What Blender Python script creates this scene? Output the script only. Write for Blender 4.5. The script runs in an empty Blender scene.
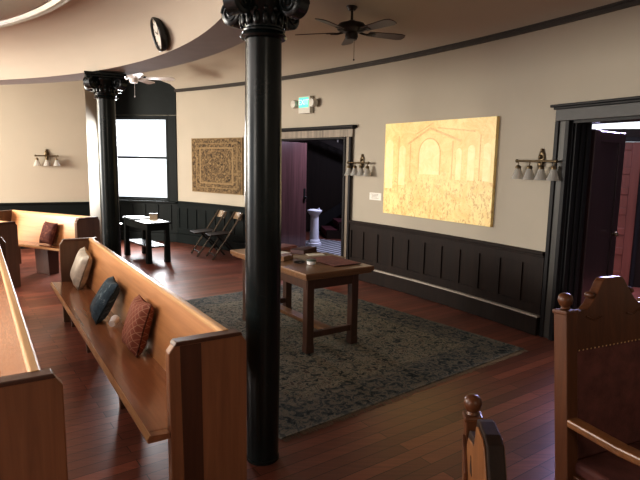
import bpy, bmesh, math, random
from mathutils import Vector, Matrix
random.seed(7)
R = math.radians
scene = bpy.context.scene
COL = scene.collection
PI = math.pi

# ------------------------------------------------------------------ materials
def _mat(name):
    m = bpy.data.materials.new(name); m.use_nodes = True
    nt = m.node_tree; b = nt.nodes['Principled BSDF']
    return m, nt, b
def ramp(nt, fac, stops):
    r = nt.nodes.new('ShaderNodeValToRGB'); e = r.color_ramp.elements
    e[0].position, e[0].color = stops[0][0], (*stops[0][1], 1)
    e[1].position, e[1].color = stops[-1][0], (*stops[-1][1], 1)
    for p, c in stops[1:-1]:
        x = e.new(p); x.color = (*c, 1)
    nt.links.new(fac, r.inputs['Fac']); return r.outputs['Color']
def coords(nt, scale=(1,1,1), rot=(0,0,0), kind='Object', loc=(0,0,0)):
    tc = nt.nodes.new('ShaderNodeTexCoord'); mp = nt.nodes.new('ShaderNodeMapping')
    mp.inputs['Scale'].default_value = scale; mp.inputs['Rotation'].default_value = rot; mp.inputs['Location'].default_value = loc
    nt.links.new(tc.outputs[kind], mp.inputs['Vector']); return mp.outputs['Vector']
def noise(nt, vec, scale=5, detail=4, rough=.55, dist=0):
    n = nt.nodes.new('ShaderNodeTexNoise'); n.inputs['Scale'].default_value = scale; n.inputs['Detail'].default_value = detail
    n.inputs['Roughness'].default_value = rough; n.inputs['Distortion'].default_value = dist
    nt.links.new(vec, n.inputs['Vector']); return n.outputs['Fac']
def math_(nt, op, a, b=None, clamp=False):
    n = nt.nodes.new('ShaderNodeMath'); n.operation = op; n.use_clamp = clamp
    for i, v in enumerate((a, b)):
        if v is None: continue
        if isinstance(v, (int, float)): n.inputs[i].default_value = v
        else: nt.links.new(v, n.inputs[i])
    return n.outputs[0]
def mix(nt, fac, a, b, mode='MIX'):
    n = nt.nodes.new('ShaderNodeMix'); n.data_type = 'RGBA'; n.blend_type = mode
    if isinstance(fac, (int, float)): n.inputs['Factor'].default_value = fac
    else: nt.links.new(fac, n.inputs['Factor'])
    for k, v in (('A', a), ('B', b)):
        s = [i for i in n.inputs if i.name == k and i.type == 'RGBA'][0]
        if isinstance(v, tuple): s.default_value = (*v, 1)
        else: nt.links.new(v, s)
    return [o for o in n.outputs if o.type == 'RGBA'][0]
def bump(nt, b, h, strength=.2, dist=.01):
    n = nt.nodes.new('ShaderNodeBump'); n.inputs['Strength'].default_value = strength; n.inputs['Distance'].default_value = dist
    nt.links.new(h, n.inputs['Height']); nt.links.new(n.outputs['Normal'], b.inputs['Normal'])
def plain(name, c, rough=.5, metal=0, var=.15, scale=6, bmp=0, coat=0, spec=.5):
    m, nt, b = _mat(name)
    v = coords(nt); f = noise(nt, v, scale)
    lo = tuple(x*(1-var) for x in c); hi = tuple(min(1, x*(1+var)) for x in c)
    nt.links.new(ramp(nt, f, [(.3, lo), (.7, hi)]), b.inputs['Base Color'])
    b.inputs['Roughness'].default_value = rough; b.inputs['Metallic'].default_value = metal
    b.inputs['Coat Weight'].default_value = coat; b.inputs['Specular IOR Level'].default_value = spec
    if bmp: bump(nt, b, noise(nt, v, scale*8), bmp)
    return m
def wood(name, c1, c2, axis='x', rough=.35, fine=1.0, coat=.2, spec=.5):
    """grain runs along the chosen local axis"""
    m, nt, b = _mat(name)
    s = {'x': (1.2, 22, 22), 'y': (22, 1.2, 22), 'z': (22, 22, 1.2)}[axis]
    v = coords(nt, tuple(k*fine for k in s))
    f = noise(nt, v, 1.6, 6, .6, .6)
    g = noise(nt, coords(nt, tuple(k*.12 for k in s)), 3, 2)
    c = ramp(nt, f, [(.28, c1), (.72, c2)])
    c = mix(nt, .35, c, ramp(nt, g, [(.3, c1), (.7, c2)]))
    nt.links.new(c, b.inputs['Base Color'])
    b.inputs['Roughness'].default_value = rough; b.inputs['Coat Weight'].default_value = coat
    b.inputs['Coat Roughness'].default_value = .15; b.inputs['Specular IOR Level'].default_value = spec
    bump(nt, b, f, .05)
    return m

WALLC = (.44, .395, .325)
M = {}
M['wall'] = plain('warm_cream_plaster', WALLC, .85, var=.03, scale=1.2, bmp=.03)
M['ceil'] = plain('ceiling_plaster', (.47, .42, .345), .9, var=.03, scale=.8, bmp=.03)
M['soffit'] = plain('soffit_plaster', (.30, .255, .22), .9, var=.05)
M['black'] = plain('black_green_gloss_paint', (.006, .010, .010), .26, var=.3, bmp=.02, spec=.35)
M['darkpaint'] = plain('dark_green_black_paint', (.006, .009, .009), .55, var=.2, bmp=.05, spec=.16)
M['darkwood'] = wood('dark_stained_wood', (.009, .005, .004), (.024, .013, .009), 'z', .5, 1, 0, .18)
M['darkwoodx'] = wood('dark_stained_wood_h', (.009, .005, .004), (.024, .013, .009), 'x', .5, 1, 0, .18)
M['casing'] = wood('worn_grey_brown_casing', (.07, .055, .042), (.36, .30, .24), 'z', .35, .5)
M['casing_dark'] = wood('dark_casing', (.006, .005, .006), (.018, .016, .017), 'z', .45, 1, 0, .2)
M['casing2'] = wood('grey_casing', (.035, .032, .03), (.10, .094, .087), 'z', .4, .5, .05, .3)
M['frieze'] = plain('grey_brown_frieze', (.045, .042, .040), .5, var=.25, scale=4)
M['rail'] = plain('dark_picture_rail', (.035, .026, .020), .5)
M['ledge'] = plain('pale_glint_spindle', (.42, .38, .33), .35)  # painted highlight on the plinth ledge; the balusters' own pale colour
M['pewend'] = wood('oak_pew_end', (.19, .078, .034), (.34, .150, .068), 'z', .42, .8)
M['pewend_shaded'] = wood('shaded_oak_pew_end', (.085, .040, .020), (.16, .080, .040), 'z', .45, .8)  # oak end darkened for the less lit panels, shade put into the colour
M['pewback'] = wood('golden_oak_back', (.37, .165, .064), (.58, .29, .122), 'x', .34, .7)
M['pewseat'] = wood('oak_seat', (.22, .088, .040), (.38, .170, .078), 'x', .23, .7, .5)
M['pewcap'] = wood('pale_oak_cap', (.42, .23, .10), (.62, .38, .18), 'x', .42, .7, .05, .35)
M['pewstrip'] = wood('dark_oak_strip', (.055, .018, .008), (.10, .035, .015), 'z', .4)
M['table'] = wood('walnut_table', (.050, .020, .011), (.105, .044, .023), 'z', .4)
M['tabletop'] = wood('oak_table_top', (.13, .060, .026), (.27, .14, .062), 'x', .33)
M['chairwood'] = wood('carved_walnut', (.062, .021, .008), (.14, .050, .018), 'z', .38, 1, .08, .35)
M['darkcrest'] = wood('dark_walnut', (.016, .008, .005), (.04, .02, .011), 'z', .6, 1, 0, .2)
M['chairwood2'] = wood('orange_oak_carving', (.15, .058, .020), (.30, .13, .045), 'z', .35)
M['leather'] = plain('maroon_upholstery', (.125, .043, .034), .6, var=.3, scale=14, bmp=.1, spec=.25)
M['brass'] = plain('brass_nail', (.75, .55, .28), .3, 1)
M['bronze'] = plain('aged_bronze', (.13, .095, .055), .4, .8)
M['iron'] = plain('dark_bronze_fan', (.020, .014, .011), .4, .3)
M['fanblade'] = wood('mahogany_blade', (.030, .010, .007), (.060, .020, .013), 'x', .35)
M['white'] = plain('white_paint', (.8, .8, .8), .35, var=.03)
M['glareblade'] = plain('glare_white_blade', (.9, .9, .9), .3, var=.02)
M['paper'] = plain('white_paper', (.78, .76, .70), .7, var=.04)
M['tanpaper'] = plain('tan_paper', (.26, .20, .14), .7, var=.2)
M['redpaper'] = plain('dusty_red_cloth', (.17, .055, .045), .7, var=.3, scale=20)
M['redbook'] = plain('oxblood_book_cloth', (.055, .014, .012), .5)
M['pinkbook'] = plain('faded_red_book_cloth', (.20, .065, .05), .6)
M['blackplastic'] = plain('black_plastic', (.012, .012, .012), .3)
M['greenlid'] = plain('grey_green_lid', (.10, .13, .11), .4)
M['pedestal'] = plain('cool_white_plaster', (.66, .66, .72), .5, var=.05)
M['redcarpet'] = plain('burgundy_carpet', (.085, .012, .020), .9, var=.3, scale=30)
M['leaf1'] = wood('purple_brown_door', (.055, .026, .026), (.13, .062, .060), 'z', .22, .5, .6)
M['leaf2'] = wood('blackened_door', (.022, .012, .014), (.060, .032, .034), 'z', .3, .5)
M['reddoor'] = wood('red_mahogany_door', (.12, .034, .020), (.22, .066, .040), 'z', .4, .6)
M['steel'] = plain('chrome', (.6, .62, .66), .2, 1)
M['signwhite'] = plain('sign_white', (.62, .60, .54), .5, var=.03)
M['cream_fab'] = plain('cream_satin', (.46, .41, .34), .5, var=.25, scale=14, bmp=.15)
M['clockface'] = plain('clock_face', (.62, .60, .54), .4, var=.03)
M['blueplastic'] = plain('blue_plastic', (.02, .03, .09), .4)

def m_floor():
    m, nt, b = _mat('red_brown_plank_floor')
    v = coords(nt, (1,1,1), (0, 0, -math.atan2(.586, .81)), loc=(0,0,0))
    br = nt.nodes.new('ShaderNodeTexBrick'); nt.links.new(v, br.inputs['Vector'])
    br.inputs['Scale'].default_value = 1; br.inputs['Brick Width'].default_value = 1.35; br.inputs['Row Height'].default_value = .088
    br.inputs['Mortar Size'].default_value = .0022; br.inputs['Mortar Smooth'].default_value = .2; br.inputs['Bias'].default_value = 0
    br.offset = .37; br.inputs['Color1'].default_value = (.36, .120, .075, 1); br.inputs['Color2'].default_value = (.18, .062, .040, 1)
    br.inputs['Mortar'].default_value = (.012, .005, .004, 1)
    g = noise(nt, coords(nt, (1.2, 26, 1), (0, 0, -math.atan2(.586, .81))), 2, 6, .6, .5)
    c = mix(nt, .55, br.outputs['Color'], ramp(nt, g, [(.3, (.35, .35, .35)), (.7, (1.0, .95, .9))]), 'MULTIPLY')
    w = noise(nt, coords(nt), .9, 3)
    c = mix(nt, .5, c, ramp(nt, w, [(.3, (.55, .5, .5)), (.7, (1, 1, 1))]), 'MULTIPLY')
    nt.links.new(c, b.inputs['Base Color'])
    rr = nt.nodes.new('ShaderNodeMapRange'); nt.links.new(w, rr.inputs[0]); rr.inputs[3].default_value = .24; rr.inputs[4].default_value = .40
    nt.links.new(rr.outputs[0], b.inputs['Roughness'])
    b.inputs['Specular IOR Level'].default_value = .45
    bump(nt, b, br.outputs['Fac'], -.15, .004)
    return m
M['floor'] = m_floor()

def m_rug():
    m, nt, b = _mat('patterned_blue_olive_rug')
    v = coords(nt, (1,1,1), kind='Object')
    n1 = noise(nt, v, 17, 4, .7, 1.2)
    vo = nt.nodes.new('ShaderNodeTexVoronoi'); vo.inputs['Scale'].default_value = 9; nt.links.new(v, vo.inputs['Vector'])
    field = ramp(nt, n1, [(.36, (.02, .026, .030)), (.45, (.10, .105, .09)), (.54, (.29, .26, .20)), (.61, (.10, .075, .06)), (.70, (.03, .045, .05))])
    field = mix(nt, ramp(nt, vo.outputs['Distance'], [(.05, (.35,.35,.35)), (.30, (0,0,0))]), field, (.22, .195, .14))
    sep = nt.nodes.new('ShaderNodeSeparateXYZ'); nt.links.new(v, sep.inputs[0])
    # distance to the nearest edge (rug 2.7 x 3.56 centred on its origin)
    dx = math_(nt, 'SUBTRACT', 1.35, math_(nt, 'ABSOLUTE', sep.outputs[0])); dy = math_(nt, 'SUBTRACT', 1.685, math_(nt, 'ABSOLUTE', sep.outputs[1]))
    d = math_(nt, 'MINIMUM', dx, dy)
    bmask = ramp(nt, d, [(.0, (1,1,1)), (.36, (1,1,1)), (.40, (0,0,0))])
    bord = ramp(nt, n1, [(.34, (.018, .024, .027)), (.46, (.06, .072, .076)), (.56, (.20, .18, .15)), (.68, (.07, .055, .05))])
    line = ramp(nt, d, [(0, (.10,.09,.07)), (.02, (.03,.03,.03)), (.06, (.0,.0,.0)), (.30, (0,0,0)), (.32, (.06,.05,.035)), (.36, (0,0,0))])
    c = mix(nt, bmask, field, bord); c = mix(nt, .8, c, line, 'ADD')
    nt.links.new(c, b.inputs['Base Color']); b.inputs['Roughness'].default_value = .95; b.inputs['Specular IOR Level'].default_value = .1
    bump(nt, b, noise(nt, v, 160, 2), .4, .004)
    return m
M['rug'] = m_rug()

def m_tapestry():
    m, nt, b = _mat('tan_woven_tapestry')
    v = coords(nt, kind='Object'); sep = nt.nodes.new('ShaderNodeSeparateXYZ'); nt.links.new(v, sep.inputs[0])
    n1 = noise(nt, coords(nt, (9, 9, 9)), 3.6, 4, .65, 1.6)
    ax = math_(nt, 'DIVIDE', math_(nt, 'ABSOLUTE', sep.outputs[0]), .715); az = math_(nt, 'DIVIDE', math_(nt, 'ABSOLUTE', sep.outputs[2]), .51)
    d = math_(nt, 'MAXIMUM', ax, az)
    rr = math_(nt, 'SQRT', math_(nt, 'ADD', math_(nt, 'POWER', ax, 2), math_(nt, 'POWER', az, 2)))
    pat = ramp(nt, n1, [(.42, (.03, .018, .008)), (.50, (.09, .055, .025)), (.57, (.28, .195, .10))])
    ring = math_(nt, 'SINE', math_(nt, 'MULTIPLY', rr, 26))
    pat = mix(nt, ramp(nt, ring, [(.55, (0,0,0)), (.9, (.28,.28,.28))]), pat, (.30, .20, .095))
    bands = ramp(nt, d, [(.60, (0,0,0)), (.62, (.8,.8,.8)), (.66, (.8,.8,.8)), (.68, (0,0,0)), (.78, (0,0,0)), (.80, (.8,.8,.8)), (.84, (0,0,0)), (.96, (0,0,0)), (.985, (.7,.7,.7))])
    c = mix(nt, bands, pat, (.28, .195, .10))
    nt.links.new(c, b.inputs['Base Color']); b.inputs['Roughness'].default_value = .9
    bump(nt, b, n1, .2)
    return m
M['tapestry'] = m_tapestry()

def m_gold(name, hi, lo, sc=7, speck=False):
    m, nt, b = _mat(name)
    v = coords(nt); n1 = noise(nt, v, sc, 6, .7, 1.0); n2 = noise(nt, v, 1.1, 2)
    c = ramp(nt, n1, [(.35, lo), (.6, hi)])
    c = mix(nt, .6, c, ramp(nt, n2, [(.3, (.92, .80, .62)), (.7, (1, 1, .95))]), 'MULTIPLY')
    if speck:                        # small dashed figures sketched over the lower half
        sep = nt.nodes.new('ShaderNodeSeparateXYZ'); nt.links.new(v, sep.inputs[0])
        low = ramp(nt, math_(nt, 'ADD', sep.outputs[2], .5), [(.05, (1,1,1)), (.38, (.9,.9,.9)), (.50, (0,0,0))])
        n3 = noise(nt, coords(nt, (1.3, 1, .7)), 24, 3, .7, .8); n4 = noise(nt, v, 40, 2, .5, 2.0)
        k = ramp(nt, n3, [(.53, (0,0,0)), (.62, (.75,.75,.75))]); k2 = ramp(nt, n4, [(.60, (0,0,0)), (.66, (.35,.35,.35))])
        c = mix(nt, mix(nt, 1.0, k, low, 'MULTIPLY'), c, (.62, .36, .12)); c = mix(nt, k2, c, (.72, .45, .17))
    nt.links.new(c, b.inputs['Base Color']); b.inputs['Roughness'].default_value = .4; b.inputs['Specular IOR Level'].default_value = .6
    return m
M['gold'] = m_gold('golden_canvas', (1.0, .85, .42), (.95, .68, .27), 5, True)
M['goldlight'] = m_gold('pale_gold_paint', (1.0, .95, .58), (1.0, .85, .42), 8)
M['goldline'] = m_gold('ochre_line', (.92, .66, .30), (.80, .52, .20), 14)

def m_trellis():
    m, nt, b = _mat('orange_trellis_fabric')
    sep = nt.nodes.new('ShaderNodeSeparateXYZ'); nt.links.new(coords(nt), sep.inputs[0])
    a = math_(nt, 'ADD', sep.outputs[0], sep.outputs[2]); s = math_(nt, 'SUBTRACT', sep.outputs[0], sep.outputs[2])
    l1 = math_(nt, 'ABSOLUTE', math_(nt, 'SINE', math_(nt, 'MULTIPLY', a, 62))); l2 = math_(nt, 'ABSOLUTE', math_(nt, 'SINE', math_(nt, 'MULTIPLY', s, 62)))
    mn = math_(nt, 'MINIMUM', l1, l2)
    c = ramp(nt, mn, [(.12, (.42, .22, .14)), (.24, (.25, .068, .036))])
    c = mix(nt, .4, c, ramp(nt, noise(nt, coords(nt), 30), [(.3, (.5,.5,.5)), (.7, (1,1,1))]), 'MULTIPLY')
    nt.links.new(c, b.inputs['Base Color']); b.inputs['Roughness'].default_value = .85
    return m
M['trellis'] = m_trellis()
def m_fab(name, stops, sc):
    m, nt, b = _mat(name); v = coords(nt)
    f = noise(nt, v, sc, 5, .7, 1.2); nt.links.new(ramp(nt, f, stops), b.inputs['Base Color'])
    b.inputs['Roughness'].default_value = .85; bump(nt, b, f, .2); return m
M['bluefab'] = m_fab('slate_blue_brocade', [(.40, (.020, .038, .055)), (.55, (.035, .065, .090)), (.66, (.17, .21, .23))], 16)
M['redfab'] = m_fab('dark_red_brocade', [(.36, (.055, .012, .010)), (.52, (.11, .028, .020)), (.66, (.22, .09, .06))], 14)
def m_stripe():
    m, nt, b = _mat('grey_white_striped_runner')
    sep = nt.nodes.new('ShaderNodeSeparateXYZ'); nt.links.new(coords(nt), sep.inputs[0])
    s = math_(nt, 'SINE', math_(nt, 'MULTIPLY', sep.outputs[0], 46))
    nt.links.new(ramp(nt, s, [(.35, (.09, .09, .10)), (.6, (.46, .46, .48))]), b.inputs['Base Color']); b.inputs['Roughness'].default_value = .7
    return m
M['stripe'] = m_stripe()
def m_glass(name, tint=(1,1,1), t=.9):
    m, nt, b = _mat(name)
    tr = nt.nodes.new('ShaderNodeBsdfTransparent'); tr.inputs[0].default_value = (*tint, 1)
    b.inputs['Base Color'].default_value = (.62, .62, .60, 1); b.inputs['Roughness'].default_value = .05
    mx = nt.nodes.new('ShaderNodeMixShader'); mx.inputs[0].default_value = t
    out = [n for n in nt.nodes if n.type == 'OUTPUT_MATERIAL'][0]
    nt.links.new(b.outputs[0], mx.inputs[1]); nt.links.new(tr.outputs[0], mx.inputs[2]); nt.links.new(mx.outputs[0], out.inputs[0])
    return m
M['glass'] = m_glass('window_glass')
M['frost'] = m_glass('frosted_shade_glass', (.95, .93, .9), .62)
def m_emit(name, c, s):
    m, nt, b = _mat(name)
    b.inputs['Base Color'].default_value = (*c, 1); b.inputs['Emission Color'].default_value = (*c, 1); b.inputs['Emission Strength'].default_value = s
    return m
M['exitgreen'] = m_emit('lit_green_sign', (.10, .62, .42), .9)
M['exittext'] = m_emit('lit_green_letters', (.55, .95, .80), 1.0)
M['silver'] = plain('silver_leaf_moulding', (.46, .46, .46), .25, .95, var=.12, scale=3)
M['skyglass'] = plain('frosted_skylight', (.7, .72, .74), .4, var=.05)

# ------------------------------------------------------------------ mesh builder
class MB:
    def __init__(s): s.bm = bmesh.new()
    def _v(s, pts, X=None): return [s.bm.verts.new((X @ Vector(p)) if X else p) for p in pts]
    def box(s, c, d, X=None, rot=None):
        cx, cy, cz = c; a, b_, h = d[0]/2, d[1]/2, d[2]/2
        L = Matrix.Translation(c) @ (rot.to_4x4() if rot else Matrix.Identity(4))
        if X: L = X @ L
        v = s._v([(-a,-b_,-h),(a,-b_,-h),(a,b_,-h),(-a,b_,-h),(-a,-b_,h),(a,-b_,h),(a,b_,h),(-a,b_,h)], L)
        for f in ((0,3,2,1),(4,5,6,7),(0,1,5,4),(1,2,6,5),(2,3,7,6),(3,0,4,7)): s.bm.faces.new([v[i] for i in f])
        return s
    def hexa(s, p8):
        v = s._v(p8)
        for f in ((0,3,2,1),(4,5,6,7),(0,1,5,4),(1,2,6,5),(2,3,7,6),(3,0,4,7)): s.bm.faces.new([v[i] for i in f])
        return s
    def prism(s, pts, t0, t1, plane='xz', X=None):
        def P(a, b, t): return {'xz': (a, t, b), 'yz': (t, a, b), 'xy': (a, b, t)}[plane]
        A = s._v([P(a, b, t0) for a, b in pts], X); B = s._v([P(a, b, t1) for a, b in pts], X)
        s.bm.faces.new(A); s.bm.faces.new(B[::-1]); n = len(pts)
        for i in range(n): s.bm.faces.new((A[i], B[i], B[(i+1) % n], A[(i+1) % n]))
        return s
    def lathe(s, prof, n=32, X=None, a0=0, a1=2*PI, cap=True):
        full = abs(a1-a0-2*PI) < 1e-6; m = n if full else n+1
        rings = []
        for r, z in prof:
            rings.append(s._v([(r*math.cos(a0+(a1-a0)*i/n), r*math.sin(a0+(a1-a0)*i/n), z) for i in range(m)], X))
        for k in range(len(rings)-1):
            for i in range(n):
                j = (i+1) % m
                s.bm.faces.new((rings[k][i], rings[k][j], rings[k+1][j], rings[k+1][i]))
        if cap and full:
            if prof[0][0] > 1e-6: s.bm.faces.new(rings[0][::-1])
            if prof[-1][0] > 1e-6: s.bm.faces.new(rings[-1])
        return s
    def arc(s, cx, cy, a0, a1, r0, r1, z0, z1, step=1.0):
        """solid curved slab between two radii"""
        n = max(1, int(math.ceil(abs(a1-a0)/step))); rows = []
        for i in range(n+1):
            a = R(a0+(a1-a0)*i/n); c, q = math.cos(a), math.sin(a)
            rows.append(s._v([(cx+r0*c, cy+r0*q, z0), (cx+r1*c, cy+r1*q, z0), (cx+r1*c, cy+r1*q, z1), (cx+r0*c, cy+r0*q, z1)]))
        for i in range(n):
            for k in range(4): s.bm.faces.new((rows[i][k], rows[i][(k+1) % 4], rows[i+1][(k+1) % 4], rows[i+1][k]))
        s.bm.faces.new(rows[0][::-1]); s.bm.faces.new(rows[-1]); return s
    def tube(s, pts, r, n=10, X=None):
        pts = [Vector(p) for p in pts]; rs = r if isinstance(r, (list, tuple)) else [r]*len(pts); rings = []
        for i, p in enumerate(pts):
            d = (pts[min(i+1, len(pts)-1)] - pts[max(i-1, 0)]).normalized()
            u = d.orthogonal().normalized() if i == 0 else (pu - d*pu.dot(d)).normalized()
            pu = u; w = d.cross(u)
            rings.append(s._v([p + (u*math.cos(2*PI*k/n) + w*math.sin(2*PI*k/n))*rs[i] for k in range(n)], X))
        for i in range(len(rings)-1):
            for k in range(n): s.bm.faces.new((rings[i][k], rings[i][(k+1) % n], rings[i+1][(k+1) % n], rings[i+1][k]))
        s.bm.faces.new(rings[0][::-1]); s.bm.faces.new(rings[-1]); return s
    def ball(s, c, r, sc=(1,1,1), n=16, X=None):
        prof = [(max(1e-5, r*math.sin(PI*i/n)), -r*math.cos(PI*i/n)) for i in range(n+1)]
        L = Matrix.Translation(c) @ Matrix.Diagonal((*sc, 1));  L = X @ L if X else L
        return s.lathe(prof, 2*n, L, cap=False)
    def pillow(s, w, h, t, n=14):
        for sg in (-1, 1):
            g = []
            for i in range(n+1):
                row = []
                for j in range(n+1):
                    u, v = -1+2*i/n, -1+2*j/n
                    k = ((1-u**4)*(1-v**4))**.5
                    px = w/2*u*(1-.10*(1-abs(v))**1.0*abs(u)**3); pz = h/2*v*(1-.10*(1-abs(u))*abs(v)**3)
                    wr = .05*math.sin(5*u+3*v)*k
                    row.append((px, sg*t/2*(k*(1+wr))+sg*.003, pz))
                g.append(s._v(row))
            for i in range(n):
                for j in range(n):
                    f = (g[i][j], g[i+1][j], g[i+1][j+1], g[i][j+1]); s.bm.faces.new(f if sg < 0 else f[::-1])
        return s
    def build(s, name, mat, parent=None, smooth=40, bevel=0, segs=2, weld=True):
        if weld: bmesh.ops.remove_doubles(s.bm, verts=s.bm.verts, dist=2e-5)
        bmesh.ops.recalc_face_normals(s.bm, faces=s.bm.faces)
        me = bpy.data.meshes.new(name); s.bm.to_mesh(me); s.bm.free()
        if smooth:
            me.polygons.foreach_set('use_smooth', [True]*len(me.polygons)); me.set_sharp_from_angle(angle=R(smooth))
        me.materials.append(M[mat] if isinstance(mat, str) else mat)
        o = bpy.data.objects.new(name, me); COL.objects.link(o)
        if parent: o.parent = parent
        if bevel:
            md = o.modifiers.new('edge', 'BEVEL'); md.width = bevel; md.segments = segs; md.limit_method = 'ANGLE'
            md.angle_limit = R(35)
        return o
def tag(o, label=None, cat=None, group=None, kind=None):
    for k, v in (('label', label), ('category', cat), ('group', group), ('kind', kind)):
        if v: o[k] = v
    return o
def thing(name, label, cat, loc=(0,0,0), rotz=0, group=None, kind=None):
    o = bpy.data.objects.new(name, None); COL.objects.link(o); o.location = loc; o.rotation_euler = (0, 0, rotz)
    o.empty_display_size = .1
    return tag(o, label, cat, group, kind)
def structure(o, label=None): return tag(o, label, kind='structure')
def copy_tree(o, parent=None):
    c = o.copy(); COL.objects.link(c)
    if parent: c.parent = parent
    for ch in list(o.children): copy_tree(ch, c)
    return c
def RX(a): return Matrix.Rotation(a, 3, 'X')
def RY(a): return Matrix.Rotation(a, 3, 'Y')
def RZ(a): return Matrix.Rotation(a, 3, 'Z')
def T(x, y, z): return Matrix.Translation((x, y, z))

# ------------------------------------------------------------------ room geometry
CX, CY, RW = -12.162, -2.371, 16.267      # centre and radius of the curved wall
WT = .20                                   # wall thickness
CEIL = 3.46
def on_wall(ang, off=0): a = R(ang); return (CX+(RW-off)*math.cos(a), CY+(RW-off)*math.sin(a))
def wall_thing(name, label, cat, ang, z, off=0, group=None):
    x, y = on_wall(ang, off); return thing(name, label, cat, (x, y, z), R(ang-90), group)
D1 = (39.74, 46.0)     # far doorway, degrees along the curved wall
D2 = (23.6, 27.27)     # near doorway
DH1, DH2 = 2.03, 2.085

structure(MB().box((-3, 4, -.05), (26, 26, .1)).build('floor', 'floor', smooth=0))
w = MB()
w.arc(CX, CY, -14, D2[0], RW, RW+WT, 0, 3.9); w.arc(CX, CY, D2[0], D2[1], RW, RW+WT, DH2, 3.9)
w.arc(CX, CY, D2[1], D1[0], RW, RW+WT, 0, 3.9); w.arc(CX, CY, D1[0], D1[1], RW, RW+WT, DH1, 3.9)
w.arc(CX, CY, D1[1], 55.25, RW, RW+WT, 0, 3.9)
structure(w.build('wall_right', 'wall', weld=False))
# ceiling: cove springing from the picture rail, then flat
prof = [(RW, 3.0), (RW-.06, 3.12), (RW-.20, 3.24), (RW-.42, 3.34), (RW-.75, 3.41), (RW-1.2, 3.45), (RW-1.7, CEIL), (RW-15, CEIL)]
c = MB(); c.lathe(prof, 120, T(CX, CY, 0), R(-20), R(100), cap=False); c.lathe([(RW+.3, CEIL+.25), (.4, CEIL+.25)], 60, T(CX, CY, 0), R(-20), R(100), cap=False)
structure(c.build('ceiling', 'ceil', smooth=60))
structure(MB().arc(CX, CY, -14, 55.2, RW-.035, RW+.01, 2.965, 3.02).arc(CX, CY, -14, 55.2, RW-.05, RW+.01, 3.0, 3.02).build('trim_1', 'rail'), 'dark narrow picture rail along the curved wall')

# wainscot between the two doorways
def wainscot(name, a0, a1, mat, ledge=True, npan=11, cap_z=.838):
    root = thing(name, None, None); structure(root)
    MB().arc(CX, CY, a0, a1, RW-.02, RW+.005, 0, cap_z-.04).build('panel_board', mat, root)
    p = MB()
    p.arc(CX, CY, a0, a1, RW-.036, RW, .205, .30); p.arc(CX, CY, a0, a1, RW-.036, RW, cap_z-.14, cap_z-.03)
    wd = .12
    for i in range(npan+1):
        a = a0+(a1-a0)*i/npan; lo, hi = a-wd, a+wd
        if i == 0: lo, hi = a, a+2*wd
        if i == npan: lo, hi = a-2*wd, a
        p.arc(CX, CY, lo, hi, RW-.036, RW, .30, cap_z-.14)
    p.build('panel_frame', mat, root, bevel=.004)
    MB().arc(CX, CY, a0, a1, RW-.060, RW, cap_z-.03, cap_z).arc(CX, CY, a0, a1, RW-.045, RW, cap_z-.055, cap_z-.03).build('cap_rail', mat, root, bevel=.005)
    MB().arc(CX, CY, a0, a1, RW-.075, RW, 0, .185).build('plinth', mat, root, bevel=.006)
    if ledge: MB().arc(CX, CY, a0, a1, RW-.072, RW-.02, .185, .205).build('ledge_highlight', 'ledge', root)  # pale strip paints the light caught along the plinth top
    return root
wainscot('baseboard_right', 27.9, 39.25, 'darkwood', True, 11)
wainscot('baseboard_back', 46.6, 55.2, 'darkpaint', False, 9)
wainscot('baseboard_front', -14, 22.9, 'darkwood', True, 30)

# ------------------------------------------------------------------ bay wall with the window
W0 = Vector((-4.35, 11.25, 0)); W1 = Vector((-2.88, 11.0, 0)); bd = (W1-W0).normalized(); bayrot = math.atan2(bd.y, bd.x)
BAY = Matrix.Translation(W0) @ Matrix.Rotation(bayrot, 4, 'Z')      # local x along the wall, y outward
wx0, wx1, wz0, wz1 = .02, 1.31, .82, 2.515
b_ = MB()
b_.box((-.24, .15, 1.9), (.52, .2, 3.8)); b_.box((1.44, .15, 1.9), (.26, .2, 3.8))
b_.box((.65, .15, wz0/2), (1.26, .2, wz0)); b_.box((.65, .15, (wz1+3.8)/2), (1.26, .2, 3.8-wz1))
o = b_.build('wall_back', 'wall', smooth=0); o.matrix_world = BAY; structure(o)
# dark painted surround with a rounded upper corner
root = thing('trim_2', None, None, W0, bayrot); structure(root, 'dark painted arched surround filling the window bay')
pts = [(-.45, wz1+.02), (1.49, wz1+.02), (1.49, 3.12)] + [(1.49-.34*(1-math.cos(R(t))), 3.12+.34*math.sin(R(t))) for t in range(10, 91, 10)] + [(-.45, 3.46)]
MB().prism(pts, -.03, .05).build('head_panel', 'darkpaint', root)
MB().box((1.40, .01, 1.67), (.18, .08, 1.70)).build('side_panel', 'darkpaint', root, bevel=.006)
MB().box((-.22, .01, 1.67), (.46, .08, 1.70)).build('side_panel', 'darkpaint', root, bevel=.006)
q = MB(); q.box((.52, .01, .40), (1.94, .08, .80))
for i in range(7): q.box((-.35+i*.28, -.035, .5), (.06, .02, .5))
q.build('wainscot_panel', 'darkpaint', root, bevel=.004)
MB().box((.52, -.05, .81), (1.94, .14, .035)).build('window_sill', 'darkpaint', root, bevel=.008)
MB().box((.52, -.05, .09), (1.94, .05, .18)).build('plinth', 'darkpaint', root, bevel=.006)
root = thing('window_1', None, None, W0, bayrot); structure(root, 'tall sash window, daylight behind it')
f = MB(); f.box((wx0+.03, .03, 1.67), (.06, .12, 1.7)); f.box((wx1-.02, .03, 1.67), (.04, .12, 1.7)); f.box((.65, .03, wz1-.02), (1.26, .12, .05)); f.box((.65, .03, wz0+.015), (1.26, .12, .05))
f.build('frame', 'darkpaint', root, bevel=.004)
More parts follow.
